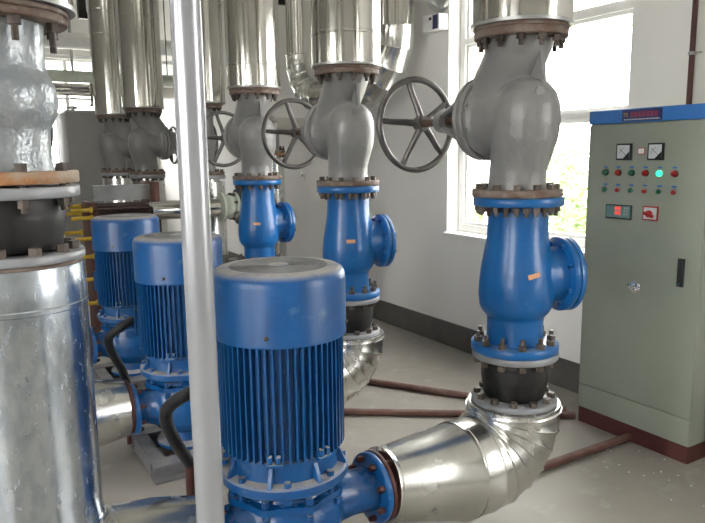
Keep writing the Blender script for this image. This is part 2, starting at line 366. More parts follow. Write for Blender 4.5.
# ------------------------------------------------------------------ grey globe valve with handwheel (stem towards +Y)
VH = ZT-.009-1.332              # face to face height
def bonnet_frame(y): return T(0, y, .305) @ RX(-PI/2)      # local +Z -> world +Y
def make_globe_valve(label):
    t = thing('globe_valve', label, 'valve', (0, 0, 0), 0, 'grey globe valves with handwheels')
    mb = MB()
    mb.tube([(0, 0, .012), (0, 0, .06), (0, -.004, .11), (0, -.016, .17), (0, -.030, .23), (0, -.036, .29), (0, -.036, .34), (0, -.034, .385), (0, -.030, .42), (0, -.026, .445)],
            [.114, .109, .109, .117, .127, .130, .127, .113, .083, .03], 36)
    mb.tube([(0, 0, VH-.012), (0, .004, VH-.045), (0, .026, VH-.09), (0, .062, VH-.14), (0, .095, VH-.19), (0, .110, VH-.25), (0, .105, VH-.33)],
            [.126, .120, .115, .113, .116, .118, .09], 36)
    mb.lathe([(.125, -.02), (.128, .05), (.132, .09), (.140, .12), (.155, .135), (.155, .165)], 40, bonnet_frame(0))
    inst('body', remeshed(mb, 'grey', .0075, 3), t)
    mb = MB(); mb.prism([(-.10, .38), (-.128, .40), (-.120, .46), (-.106, VH-.05), (-.06, VH-.05), (-.02, .45), (-.03, .38)], .018, Matrix(((0, 0, 1, -.009), (1, 0, 0, 0), (0, 1, 0, 0), (0, 0, 0, 1)))); obj('rib', mb, 'grey', t, smooth=0)
    fl = flange(t, 0, .028, .1735, 'rust'); ring_bolts(fl, 12, .147, -.037, .028, 'boltgrey', .012, -.008, r=.014)
    fl = flange(t, VH-.028, VH, .1735, 'rust'); ring_bolts(fl, 12, .147, VH-.028, VH+.0005, 'bolt', .02, -.019)
    for (a, b_, R) in ((.150, .176, .168), (.181, .203, .168), (.2035, .228, .140)):
        mb = MB(); mb.lathe([(.05, a), (R-.006, a), (R, a+.006), (R, b_-.006), (R-.006, b_), (.05, b_)], 44, bonnet_frame(0), close=True)
        bf = obj('bonnet_flange', mb, 'grey', t, smooth=40)
    me = bolt_mesh(.152, .203, 'grey', 0, .004, .011)
    for i in range(10):
        a = 2*PI*(i+.5)/10; inst('bolt', me, bf, bonnet_frame(0) @ T(.146*math.cos(a), .146*math.sin(a), 0))
    mb = MB(); mb.lathe([(.125, .232), (.120, .25), (.098, .275), (.070, .30), (.058, .33), (.050, .335)], 36, bonnet_frame(0)); obj('bonnet', mb, 'grey', t)
    mb = MB()                                   # conical yoke: upper and lower shell, open at both sides
    for c0 in (PI/2, -PI/2):
        v = []; n = 12; st = ((.130, .229), (.105, .29), (.076, .36), (.050, .43))
        for (R, y) in st:
            for q in range(n+1):
                a = c0-1.0+2.0*q/n
                for d in (0, -.016): v.append(((R+d)*math.cos(a), y, .305+(R+d)*math.sin(a)))
        f_ = []; w = 2*(n+1)
        for k_ in range(len(st)-1):
            for q in range(n):
                A = k_*w+2*q; B = A+w
                f_ += [(A, A+2, B+2, B), (A+1, B+1, B+3, A+3)]
            f_ += [(k_*w, k_*w+w, k_*w+w+1, k_*w+1), (k_*w+2*n, k_*w+2*n+1, k_*w+w+2*n+1, k_*w+w+2*n)]
        f_ += [(2*q, 2*q+1, 2*q+3, 2*q+2) for q in range(n)] + [((len(st)-1)*w+2*q, (len(st)-1)*w+2*q+2, (len(st)-1)*w+2*q+3, (len(st)-1)*w+2*q+1) for q in range(n)]
        mb.add(v, f_)
    mb.lathe([(.018, .425), (.051, .425), (.046, .475), (.018, .475)], 24, bonnet_frame(0), close=True); obj('yoke', mb, 'grey', t, smooth=40)
    mb = MB(); mb.lathe([(.017, .335), (.017, .64), (.013, .644), (.013, .660)], 16, bonnet_frame(0)); obj('stem', mb, 'stem', t)
    mb = MB(); mb.lathe([(.02, .335), (.038, .335), (.038, .36), (.02, .36)], 20, bonnet_frame(0), close=True); obj('gland', mb, 'stem', t)
    hw = MB(); ring = [(.207*math.cos(2*PI*i/56), .655, .300+.207*math.sin(2*PI*i/56)) for i in range(56)]
    hw.tube(ring, .0145, 12, closed=True); rim = obj('handwheel', hw, 'wheel', t, smooth=60)
    mb = MB(); mb.lathe([(.018, .595), (.034, .595), (.038, .61), (.032, .645), (.018, .645)], 24, bonnet_frame(0), close=True); obj('hub', mb, 'wheel', rim)
    for i in range(5):
        a = 2*PI*i/5+.54; c, s = math.cos(a), math.sin(a)
        sp = MB(); sp.tube([(.028*c, .615, .304+.028*s), (.085*c, .628, .303+.085*s), (.15*c, .648, .300+.15*s), (.198*c, .655, .300+.198*s)], [.017, .015, .0135, .013], 10); obj('spoke', sp, 'wheel', rim, smooth=60)
    mb = MB(); M = T(-.035, -.128, .385) @ RX(PI/2) @ RY(-.3); mb.prism(hexagon(.019), .018, M); mb.lathe([(.022, -.012), (.022, .002)], 16, M); obj('drain_plug', mb, 'grey', t)
    return t

# ------------------------------------------------------------------ blue check valve with blanked side branch (branch towards +X)
ZB0, ZB1 = .712, 1.3305
def make_check_valve(label):
    t = thing('check_valve', label, 'valve', (0, 0, 0), 0, 'blue check valves')
    h = ZB1-ZB0
    mb = MB(); mb.lathe([(.116, .01), (.113, .05), (.111, .10), (.112, .140), (.130, .158), (.143, .182), (.148, .225), (.147, .27), (.141, .33), (.131, .39), (.121, .45), (.117, .50), (.117, h-.05), (.122, h-.01)], 48)
    mb.lathe([(.115, .05), (.112, .12), (.110, .15), (.112, .175), (.118, .195)], 36, T(0, 0, .300) @ RY(PI/2))
    inst('body', remeshed(mb, 'blue', .0075, 2), t)
    fl = flange(t, 0, .034, .1735, 'blue'); ring_bolts(fl, 12, .147, -.034, .034, 'boltgrey', .0, .022)
    fl = flange(t, h-.034, h, .1735, 'blue'); ring_bolts(fl, 12, .147, h-.034, h-.022, 'bolt', .016, -.03)
    M = T(0, 0, .300) @ RY(PI/2)
    flange(t, .176, .200, .150, 'blue', M=M, name='side_flange', rin=.03)
    mb = MB(); mb.lathe([(.147, .2025), (.150, .205), (.150, .222), (.147, .225)], 44, M); bl = obj('blank_cover', mb, 'blue', t, smooth=50)
    me = bolt_mesh(.182, .217, 'blue', 0, .0, .010)
    for i in range(8):
        a = 2*PI*(i+.5)/8; inst('bolt', me, bl, M @ T(.126*math.cos(a), .126*math.sin(a), 0))
    return t
def sticker(parent, heading, z, r, tilt):
    mb = MB(); a, b_ = .024, .0095; n = 6; v = []
    for i in range(n+1):
        for s in (-1, 1):
            u = -a+2*a*i/n; w = s*b_; x = u*math.cos(tilt)-w*math.sin(tilt); y = u*math.sin(tilt)+w*math.cos(tilt)
            an = heading + x/r; rr = r + (.004 if abs(y) < 9 else 0); v.append((rr*math.cos(an), rr*math.sin(an), z+y))
    mb.add(v, [(2*i, 2*i+2, 2*i+3, 2*i+1) for i in range(n)]); o = obj('sticker', mb, 'sticker', parent); o['label'] = 'small orange paper sticker'

# ------------------------------------------------------------------ rubber expansion joint
def make_rubber_joint(label, h=.218, fmat='flange'):
    t = thing('rubber_joint', label, 'pipe joint', (0, 0, 0), 0, 'black rubber expansion joints')
    mb = MB(); mb.lathe([(.118, .026), (.122, .034), (.124, .05), (.130, .075), (.1335, .10), (.1345, .112), (.1335, .118), (.1345, .124), (.1335, .145), (.1315, .160), (.1325, .163), (.131, .168), (.128, h-.034), (.120, h-.024)], 56); obj('bellows', mb, 'rubber', t, smooth=50)
    fl = flange(t, 0, .022, .1735, fmat); ring_bolts(fl, 12, .148, -.004, .022, 'boltgrey', 0, -.012, r=.016)
    flange(t, h-.028, h, .172, fmat)
    return t

# ------------------------------------------------------------------ jacketed elbow (riser on local Z axis, branch leaves towards local -X)
def mitre_elbow(t, R, r, segs, zc, material, mk='elbow_segment', swell=0, z_top=None):
    """quarter bend from vertical (at x=0, z=zc+R) to horizontal (x=-R, z=zc); every gore a part with a raised seam"""
    cx, cz = -R, zc+R
    for i in range(segs):
        a0 = PI/2*i/segs; a1 = PI/2*(i+1)/segs; rings = []
        for a, rr in ((a0, r+.0065), (a0+.02, r+.0005), (a1-.02, r+.0005), (a1, r+.003)):
            ring = []
            for kk in range(48):
                th = 2*PI*kk/48; rad = R+rr*math.cos(th)
                rad = max(rad, .012)
                ring.append((cx+rad*math.cos(a), rr*math.sin(th), cz-rad*math.sin(a)))
            rings.append(ring)
        mb = MB(); v = [p for q in rings for p in q]; f_ = []
        for j in range(3):
            for kk in range(48):
                k2 = (kk+1) % 48; f_.append((j*48+kk, j*48+k2, j*48+48+k2, j*48+48+kk))
        mb.add(v, f_); obj(mk, mb, material, t, smooth=35)
def make_outlet_elbow(label, L=.66, zf=.305, zc=.262, ztop=.494, r0=.188, r1=.128, fl='redbrown'):
    t = thing('jacketed_elbow', label, 'pipe', (0, 0, 0), 0, 'jacketed elbows on the pump outlets')
    R = ztop-.022-zc
    mitre_elbow(t, R, r0, 6, zc, 'elbow')
    mb = MB(); mb.lathe([(r0+.004, ztop-.024), (r0+.001, ztop-.018), (r0+.001, ztop-.002), (r0-.004, ztop), (.166, ztop-.004)], 48, cap=False); obj('collar', mb, 'elbow', t)
    def at(u): return (-(R+(L-.018-R)*u), 0, zc+(zf-zc)*max(0, (u-.2)/.8))
    mb = MB(); mb.tube([at(0), at(.02), at(.2)], [r0+.004, r0+.001, r0+.003], 48, cap=False); obj('jacket', mb, 'elbow', t, smooth=30)
    us = (.2, .21, .23, .6, .95, .965, .99, 1.0)
    mb = MB(); mb.tube([at(u) for u in us], [r0+.005, r0+.005, r0-.001, r0+(r1-r0)*.48, r1+.006, r1+.009, r1+.009, r1-.03], 48, cap=False); obj('taper', mb, 'elbow', t, smooth=30)
    flange(t, ztop-.020, ztop-.002, .166, 'rust', name='flange')
    flange(t, L-.016, L-.0005, .129, fl, M=T(0, 0, zf) @ RY(-PI/2), name='flange', rin=.05)
    return t

# ------------------------------------------------------------------ pump
PZ = .305
def make_pump(label):
    t = thing('inline_pump', label, 'pump', (0, 0, 0), 0, 'blue vertical inline pumps')
    # base frame of channels
    for s in (-1, 1):
        mb = MB(); mb.box((-.235, s*.205-.045, 0.001), (.235, s*.205+.045, .012)); mb.box((-.235, s*.205-.004, .012), (.235, s*.205+.004, .078)); mb.box((-.235, s*.205-.045, .078), (.235, s*.205+.045, .090)); obj('base_channel', mb, 'baseframe', t, smooth=0)
    for x in (-.2, .0, .2):
        mb = MB(); mb.box((x-.035, -.159, .012), (x+.035, .159, .0885)); obj('cross_member', mb, 'baseframe', t, smooth=0)
    mb = MB(); mb.lathe([(.15, .09), (.15, .105), (.11, .12), (.10, .19)], 32); obj('foot', mb, 'bluemotor', t)
    # volute with necks
    mb = MB(); mb.lathe([(.10, .16), (.150, .185), (.182, .23), (.192, .30), (.182, .36), (.168, .395), (.168, .41)], 40)
    mb.tube([(.05, .04, PZ), (.17, .03, PZ), (.26, .008, PZ), (.350, 0, PZ)], [.115, .10, .078, .080], 28)
    mb.tube([(-.05, -.03, PZ), (-.15, -.02, PZ), (-.2, 0, PZ), (-.268, 0, PZ)], [.115, .10, .085, .088], 28)
    inst('volute', remeshed(mb, 'bluepump', .008, 4), t)
    for L, s in ((.357, 1), (-.275, -1)):
        M = T(0, 0, PZ) @ RY(s*PI/2); fl = flange(t, abs(L)-.024, abs(L), .127, 'blue', M=M, rin=.05)
        ring_bolts(fl, 8, .105, abs(L)-.024, abs(L)+.018, 'redbrown', .006, -.012, M=M, r=.0125)
    # scalloped cover
    pts = []
    for i in range(96):
        a = 2*PI*i/96; pts.append(((.186+.012*max(-.3, math.cos(8*a)))*math.cos(a), (.186+.012*max(-.3, math.cos(8*a)))*math.sin(a)))
    mb = MB(); mb.prism(pts, .022, T(0, 0, .405)); cv = obj('pump_cover', mb, 'bluepump', t, smooth=40)
    me = bolt_mesh(.39, .4275, 'bluemotor', 0, .006, .012)
    for i in range(8):
        a = 2*PI*i/8; inst('bolt', me, cv, T(.18*math.cos(a), .18*math.sin(a), 0))
    mb = MB(); mb.lathe([(.158, .427), (.150, .445), (.168, .466)], 40); obj('lantern', mb, 'bluepump', t)
    mb = MB(); mb.lathe([(.10, .466), (.206, .466), (.212, .472), (.212, .497), (.206, .503), (.198, .503), (.180, .508), (.176, .53), (.180, .56), (.1, .56)], 56); fl = obj('motor_flange', mb, 'bluemotor', t, smooth=40)
    me = bolt_mesh(.466, .499, 'bluemotor', 0, .0, .012)
    for i in range(8):
        a = 2*PI*(i+.5)/8; inst('bolt', me, fl, T(.194*math.cos(a), .194*math.sin(a), 0))
    gm = MB(); gm.prism([(.172, .500), (.208, .500), (.206, .512), (.180, .565), (.172, .565)], .012, Matrix(((1, 0, 0, 0), (0, 0, -1, .006), (0, 1, 0, 0), (0, 0, 0, 1)))); gme = gm.mesh('gusset', 'bluemotor', 20)
    for i in range(8): inst('gusset', gme, t, RZ(2*PI*i/8+.12))
    # finned motor
    mb = MB(); mb.lathe([(.176, .555), (.186, .56), (.186, .575), (.181, .58), (.181, .95)], 64); obj('motor_frame', mb, 'bluemotor', t)
    fm = MB(); fm.prism([(.178, .577), (.199, .577), (.2015, .580), (.2015, .949), (.178, .949)], .0050, Matrix(((1, 0, 0, 0), (0, 0, -1, .0025), (0, 1, 0, 0), (0, 0, 0, 1)))); fme = fm.mesh('cooling_fin', 'bluemotor', 20)
    for i in range(56): inst('cooling_fin', fme, t, RZ(2*PI*i/56))
    for a in (-1.35, 2.6, -2.15):
        mb = MB(); mb.box((.19, -.024, .572), (.212, .024, .584), bev=.002); mb.box((.19, -.020, .584), (.210, -.006, .607), bev=.002); mb.box((.19, .006, .584), (.210, .020, .607), bev=.002); obj('clamp_lug', mb, 'bluemotor', t, RZ(a))
    # cowl
    mb = MB(); mb.lathe([(.206, .942), (.2115, .942), (.2125, .947), (.2115, .952), (.2115, 1.117), (.209, 1.134), (.202, 1.148), (.190, 1.155), (.158, 1.158), (.152, 1.156), (.152, 1.128)], 72, cap=False)
    cw = obj('fan_cowl', mb, 'bluemotor', t, smooth=50)
    g = MB()
    for i in range(16):
        rr = .030+.0083*i; g.tube([(rr*math.cos(2*PI*q/40), rr*math.sin(2*PI*q/40), 1.1565) for q in range(40)], .0026, 6, closed=True)
    for i in range(24):
        a = 2*PI*i/24; r0 = .03 if i % 3 == 0 else .07; g.tube([(r0*math.cos(a), r0*math.sin(a), 1.1545), (.156*math.cos(a), .156*math.sin(a), 1.1545)], .0032, 6)
    bk = MB(); bk.lathe([(.1515, 1.130), (.1515, 1.134)], 48); obj('grille_backing', bk, 'baseframe', cw)  # darker disc added below the grille bars
    gr = obj('fan_grille', g, mat('grille_dust', (.20, .205, .21), .7, .1, (.29, .29, .29), 12, .4, .7) if 'grl' not in MT else 'grl', cw)
    g = MB(); g.lathe([(.034, 1.152), (.034, 1.159), (.030, 1.161)], 24); obj('grille_hub', g, 'bluemotor', cw)
    sc = MB(); sc.lathe([(.007, 0), (.007, .004), (.004, .006)], 10); sme = sc.mesh('screw', 'bolt', 40)
    for i in range(4):
        a = -2.2+PI/2*i; inst('screw', sme, cw, RZ(a) @ T(.211, 0, .975) @ RY(PI/2))
    # terminal box and lifting eye
    mb = MB(); mb.box((.17, -.06, .64), (.235, .06, .77), bev=.006); tb = obj('terminal_box', mb, 'bluemotor', t, RZ(PI*.70)); 
    mb = MB(); mb.box((.2355, -.064, .636), (.245, .064, .774), bev=.003); obj('lid', mb, 'bluemotor', tb)
    M = T(.205*math.cos(.15), .205*math.sin(.15), .775) @ RZ(.15)
    mb = MB(); mb.tube([(.030+.022*math.cos(2*PI*q/20), 0, .022*math.sin(2*PI*q/20)) for q in range(20)], .0075, 8, M=M, closed=True); mb.tube([(-.02, 0, 0), (.008, 0, 0)], .009, 8, M=M); obj('lifting_eye', mb, 'steel', t, smooth=60)
    return t

# ------------------------------------------------------------------ the three pump lines
XR = 1.91; YS = (1.90, 3.18, 4.46); XP = (.876, .935, .975)
WHO = ('in the pipe line beside the control cabinet', 'in the middle pipe line of the three', 'in the pipe line farthest from the control cabinet')
NEAR = ('nearest the control cabinet', 'in the middle of the row', 'farthest from the control cabinet')
gv = make_globe_valve('grey globe valve with big handwheel ' + WHO[0]); gv.location = (XR-.004, YS[0], 1.332)
cv_ = make_check_valve('blue check valve with blank side flange ' + WHO[0]); cv_.location = (XR+.006, YS[0], ZB0)
rj = make_rubber_joint('black rubber joint under the blue valve ' + WHO[0]); rj.location = (XR+.010, YS[0], .4935)
el = make_outlet_elbow('shiny jacketed elbow on the outlet of the pump ' + NEAR[0], L=XR+.010-XP[0]-.357-.0005); el.location = (XR+.010, YS[0], 0)
pu = make_pump('blue vertical pump with finned motor ' + NEAR[0]); pu.location = (XP[0], YS[0], 0)
rots = (math.radians(-18), math.radians(-10), 0)
sk = (math.radians(-108), math.radians(-116), math.radians(-118))
VALVES = [cv_]
for i in range(3):
    jacketed_riser((XR-(.005, .008, 0)[i], YS[i], ZT), 'silver jacketed riser pipe above grey valve ' + WHO[i], bands=((.30,), (.17,), (.16,))[i])
    if i:
        dup(gv, (XR-(0, .008, 0)[i], YS[i], 1.332), 0, 'grey globe valve with big handwheel ' + WHO[i])
        VALVES.append(dup(cv_, (XR-(0, .008, 0)[i], YS[i], ZB0), rots[i], 'blue check valve with blank side flange ' + WHO[i]))
        dup(rj, (XR-(0, .008, 0)[i], YS[i], .4935), 0, 'black rubber joint under the blue valve ' + WHO[i])
        e2 = make_outlet_elbow('shiny jacketed elbow on the outlet of the pump ' + NEAR[i], L=XR-XP[i]-.357-.0005); e2.location = (XR, YS[i], 0)
        p2 = dup(pu, (XP[i], YS[i], -.0), 0, 'blue vertical pump with finned motor ' + NEAR[i]); p2.scale = (1, 1, .972)
cv_.rotation_euler = (0, 0, rots[0])
for i in range(3): sticker(VALVES[i], sk[i]-rots[i], (.325, .325, .315)[i], .143, (.25, .0, -.08)[i])

# ------------------------------------------------------------------ inlet side: worn jackets, joints and silver valves
XL = .130
def make_inlet(i, who):
    y = YS[i]; L = XP[i]-.275-XL
    t = thing('jacketed_inlet_pipe', 'worn jacketed inlet pipe of the pump ' + who, 'pipe', (XL, y, 0), PI, 'jacketed inlet pipes of the pumps')
    R = .20; zc = .312; r = .170
    mitre_elbow(t, R, r, 5, zc, 'elbow')
    mb = MB(); mb.lathe([(r+.003, zc+R-.004), (r+.003, zc+R+.01), (r, zc+R+.014), (r, zc+R+.05), (r, 1.10), (r, 1.122), (r+.003, 1.125), (r+.003, 1.135), (r, 1.138), (r, 1.16), (r-.001, 1.222), (r-.002, 1.226), (r-.002, 1.234), (r-.01, 1.236)], 72, cap=False); obj('jacket', mb, 'jacket_worn_daylit', t, smooth=22)
    mb = MB(); mb.box((-.004, -.02, zc+R+.03), (.004, .02, 1.11)); s = obj('lap_seam', mb, 'jacket_worn_daylit', t, T(r*math.cos(PI+.95), r*math.sin(PI+.95), 0) @ RZ(.95)); s.scale = (.6, 1, 1)
    MX = T(0, 0, zc) @ RY(-PI/2)
    mb = MB(); mb.lathe([(r+.004, R), (r+.002, R+.012), (r-.006, min(R+.12, L-.08)), (.136, L-.022), (.12, L-.018), (.06, L-.018)], 48, MX, cap=False); obj('taper', mb, 'elbow', t, smooth=30)
    flange(t, L-.018, L-.0005, .129, 'redbrown', M=MX, rin=.05)
    flange(t, 1.222, 1.243, .164, 'rust')
    j = make_rubber_joint('black rubber joint on inlet pipe of pump ' + who, h=.187); j.location = (XL, y, 1.2445)
    v = thing('silver_valve', 'silver painted inlet valve of the pump ' + who, 'valve', (XL, y, 1.4385), 0, 'silver painted inlet valves')
    h = .405
    mb = MB(); mb.lathe([(.118, .02), (.113, .05), (.111, .10), (.113, .135), (.124, .150), (.134, .175), (.138, .205), (.135, .235), (.126, .255), (.116, .272), (.114, .30), (.115, h-.03), (.12, h-.015)], 48); inst('body', remeshed(mb, 'silverpaint', .0075, 3), v)
    fl = flange(v, 0, .030, .1725, 'rustorange'); ring_bolts(fl, 8, .148, -.036, .030, 'bolt', .012, 0, off=.2, r=.0145)
    fl = flange(v, h-.02, h, .1725, 'rust'); ring_bolts(fl, 8, .146, h-.02, h+.0005, 'bolt', .034, -.019, off=.33, r=.0155)
    mb = MB(); mb.lathe([(.05, .10), (.06, .14), (.075, .20), (.075, .225), (.03, .225), (.022, .45)], 28, T(0, 0, .15) @ RX(-PI/2)); obj('bonnet', mb, 'silverpaint', v)
    ring = [(.165*math.cos(2*PI*q/44), .43, .15+.165*math.sin(2*PI*q/44)) for q in range(44)]
    mb = MB(); mb.tube(ring, .013, 10, closed=True); hw = obj('handwheel', mb, 'black', v, smooth=60)
    for q in range(5):
        a = 2*PI*q/5+.5; sp = MB(); sp.tube([(0, .435, .15), (.163*math.cos(a), .43, .15+.163*math.sin(a))], .010, 8); obj('spoke', sp, 'black', hw)
    jacketed_riser((XL, y, 1.4385+h+.0095), 'jacketed riser above silver inlet valve of pump ' + who, r=.190, top=ZC-.002-(1.4385+h+.0095), bands=(.22,), group='jacketed riser pipes above the inlet valves')
for i in range(3): make_inlet(i, NEAR[i])

# ------------------------------------------------------------------ white steel pole in front
t = thing('steel_pole', 'thin white painted round steel pole standing in front of the pumps', 'pole', (.423, 1.305, 0))
mb = MB(); mb.lathe([(.0298, .011), (.0298, ZC-.002)], 40); obj('pole', mb, 'pole', t)
mb = MB(); mb.box((-.07, -.07, .0005), (.07, .07, .011), bev=.002); obj('base_plate', mb, 'pole', t)

# ------------------------------------------------------------------ control cabinet
CXF = 2.93; CY0, CY1 = 1.745, 2.405
cb = thing('control_cabinet', 'tall grey green electrical control cabinet with blue header on red plinth', 'cabinet', (0, 0, 0))
mb = MB(); mb.box((CXF+.012, CY0, .0885), (WX-.02, CY1, 1.705), bev=.003); obj('body', mb, 'cab', cb)
mb = MB(); mb.box((CXF+.004, CY0+.004, .0005), (WX-.03, CY1-.006, .088)); obj('plinth', mb, 'redbrown', cb)
mb = MB(); mb.box((CXF, CY0+.002, .226), (CXF+.0115, CY1-.002, 1.634), bev=.002); door = obj('door', mb, 'cab', cb)
mb = MB(); mb.box((CXF, CY0+.002, .089), (CXF+.0115, CY1-.002, .221), bev=.002); obj('lower_panel', mb, 'cab', cb)
mb = MB(); mb.box((CXF-.004, CY0-.002, 1.640), (CXF+.0115, CY1+.002, 1.708), bev=.003); hd = obj('header', mb, 'cabblue', cb)
def fbox(name, y0, y1, z0, z1, d0, d1, mt, par, bev=.0):
    """box on the front face; d = how far it stands out of the door face"""
    mb = MB(); mb.box((CXF-d1, min(y0, y1), z0), (CXF-d0, max(y0, y1), z1), bev=bev); return obj(name, mb, mt, par, smooth=30)
mb = MB(); mb.box((CXF-.006, 1.985, 1.646), (CXF-.0042, 2.205, 1.702)); np_ = obj('name_plate', mb, 'navy', hd, smooth=0)
def text(body, y, z, size, material, parent, x=CXF-.0065, ext=.0003):
    c = bpy.data.curves.new('lettering', 'FONT'); c.body = body; c.size = size; c.extrude = ext; c.align_x = 'LEFT'; c.align_y = 'CENTER'
    o = bpy.data.objects.new('lettering', c); COL.objects.link(o)
    dg = bpy.context.evaluated_depsgraph_get(); me = bpy.data.meshes.new_from_object(o.evaluated_get(dg)); bpy.data.objects.remove(o)
    me.materials.clear(); me.materials.append(MT[material])
    M = Matrix(((0, 0, -1, x), (-1, 0, 0, y), (0, 1, 0, z), (0, 0, 0, 1)))
    return inst('lettering', me, parent, M)
text('TS', 2.200, 1.678, .026, 'yellow', hd)
random.seed(3)
gl = MB()
for i in range(7):                      # row of red characters too small to read
    yc = 2.148-.022*i
    for q in range(3): z = 1.668+.009*q; gl.box((CXF-.0068, yc-.008, z), (CXF-.0062, yc+.008, z+.003))
    for q in range(2): y = yc-.006+.010*q; gl.box((CXF-.0068, y-.0015, 1.666), (CXF-.0062, y+.0015, 1.690))
obj('lettering', gl, 'redprint', hd, smooth=0)
gl = MB()
for i in range(26):
    y = 2.19-.0076*i; gl.box((CXF-.0068, y-.002-random.random()*.001, 1.652), (CXF-.0062, y+.0015, 1.657))
obj('lettering', gl, 'white', hd, smooth=0)
for y0, y1 in ((2.225, 2.139), (2.047, 1.963)):
    mm = fbox('panel_meter', y0, y1, 1.456, 1.538, .0003, .014, 'black', door, .003)
    fbox('meter_face', y0-.008, y1+.008, 1.464, 1.530, .0141, .0150, 'face', mm)
    tri = MB(); tri.prism([(0, 0), (.034, 0), (0, .034)], .0006, Matrix(((0, 0, -1, CXF-.0151), (1, 0, 0, y1+.008), (0, 1, 0, 1.464), (0, 0, 0, 1)))); obj('meter_corner', tri, 'black', mm, smooth=0)
    nd = MB(); nd.tube([(CXF-.0156, y1+.018, 1.474), (CXF-.0156, y0-.022, 1.512)], .0009, 6); obj('needle', nd, 'black', mm)
    sc = MB(); sc.tube([(CXF-.0156, y1+.018+.05*math.cos(a), 1.472+.05*math.sin(a)) for a in [.35+.09*q for q in range(10)]], .0008, 6); obj('scale_arc', sc, 'navy', mm)
pl = fbox('rating_label', 2.109, 2.069, 1.484, 1.516, .0003, .002, 'redprint', door); fbox('label_face', 2.105, 2.073, 1.488, 1.512, .0021, .0026, 'white', pl)
cols = ('green', 'red', 'green', 'red', 'lampgreen', 'red')
MX_ = lambda y, z: T(CXF, y, z) @ RY(-PI/2)
for i in range(6):
    y = 2.289-.0772*i
    mb = MB(); mb.lathe([(.0165, .0003), (.0165, .004), (.0155, .006)], 24, MX_(y, 1.393)); lm = obj('indicator_lamp', mb, 'black' if i != 4 else 'white', door)
    mb = MB(); mb.lathe([(.0145, .006), (.0145, .014), (.012, .019), (.006, .0215), (.001, .022)], 24, MX_(y, 1.393)); o = obj('lens', mb, cols[i], lm); o['label'] = ('lit green lens' if i == 4 else cols[i] + ' lens')
    fbox('lamp_tag', y+.014, y-.008, 1.417, 1.425, .0003, .0012, 'cabblue', door)
    mb = MB(); mb.lathe([(.0135, .0003), (.0135, .005), (.012, .007)], 24, MX_(y, 1.308)); pb = obj('push_button', mb, 'chrome', door)
    mb = MB(); mb.lathe([(.0105, .006), (.0105, .016), (.009, .018)], 20, MX_(y-.002, 1.305)); obj('button_cap', mb, ('green', 'red')[i % 2], pb)
    fbox('button_tag', y+.012, y-.012, 1.328, 1.336, .0003, .0012, 'cabblue', door)
dp = fbox('digital_display', 2.274, 2.121, 1.157, 1.231, .0003, .010, 'black', door, .003)
fbox('display_face', 2.268, 2.127, 1.166, 1.226, .0101, .011, 'teal', dp)
for z in (1.180, 1.203):
    for y in (2.215, 2.196):
        seg = MB()
        for q in ((0, .013, .0155, .0175), (0, .013, .0075, .0095), (0, .013, 0, .002)): seg.box((CXF-.0122, y-q[1], z+q[2]), (CXF-.0111, y-q[0], z+q[3]))
        for q in (0, .0108): seg.box((CXF-.0122, y-q-.0022, z), (CXF-.0111, y-q, z+.0175))
        obj('digit', seg, 'digits', dp, smooth=0)
for a in range(2):
    for b_ in range(3): fbox('key', 2.163-.014*a, 2.154-.014*a, 1.180+.015*b_, 1.190+.015*b_, .0111, .013, 'steel', dp)
sw = fbox('main_switch', 2.060, 1.976, 1.163, 1.234, .0003, .006, 'red', door, .002)
fbox('switch_plate', 2.053, 1.983, 1.170, 1.227, .0061, .0072, 'face', sw)
mb = MB(); mb.lathe([(.018, .0072), (.017, .018), (.014, .022)], 24, MX_(2.022, 1.196)); obj('switch_boss', mb, 'red', sw)
mb = MB(); mb.box((-.008, -.036, .018), (.008, .018, .034), T(CXF, 2.022, 1.196) @ RY(-PI/2) @ RZ(.95-PI/2+.3), bev=.004); obj('switch_handle', mb, 'red', sw)
mb = MB(); mb.lathe([(.030, .0003), (.030, .004), (.022, .007)], 28, MX_(2.078, .820)); lk = obj('lock', mb, 'chrome', door)
mb = MB(); mb.lathe([(.013, .007), (.013, .022), (.010, .024)], 20, MX_(2.070, .812)); obj('lock_barrel', mb, 'chrome', lk)
mb = MB(); mb.box((CXF-.012, 2.085, .812), (CXF-.007, 2.122, .836), bev=.002); obj('lock_flap', mb, 'chrome', lk)
hn = fbox('door_handle', 1.856, 1.822, .862, .998, .0003, .012, 'black', door, .004)
fbox('handle_lever', 1.848, 1.830, .90, .985, .0121, .022, 'black', hn, .003)
mb = MB(); mb.lathe([(.008, .012), (.008, .016)], 16, MX_(1.839, .877)); obj('handle_lock', mb, 'chrome', hn)

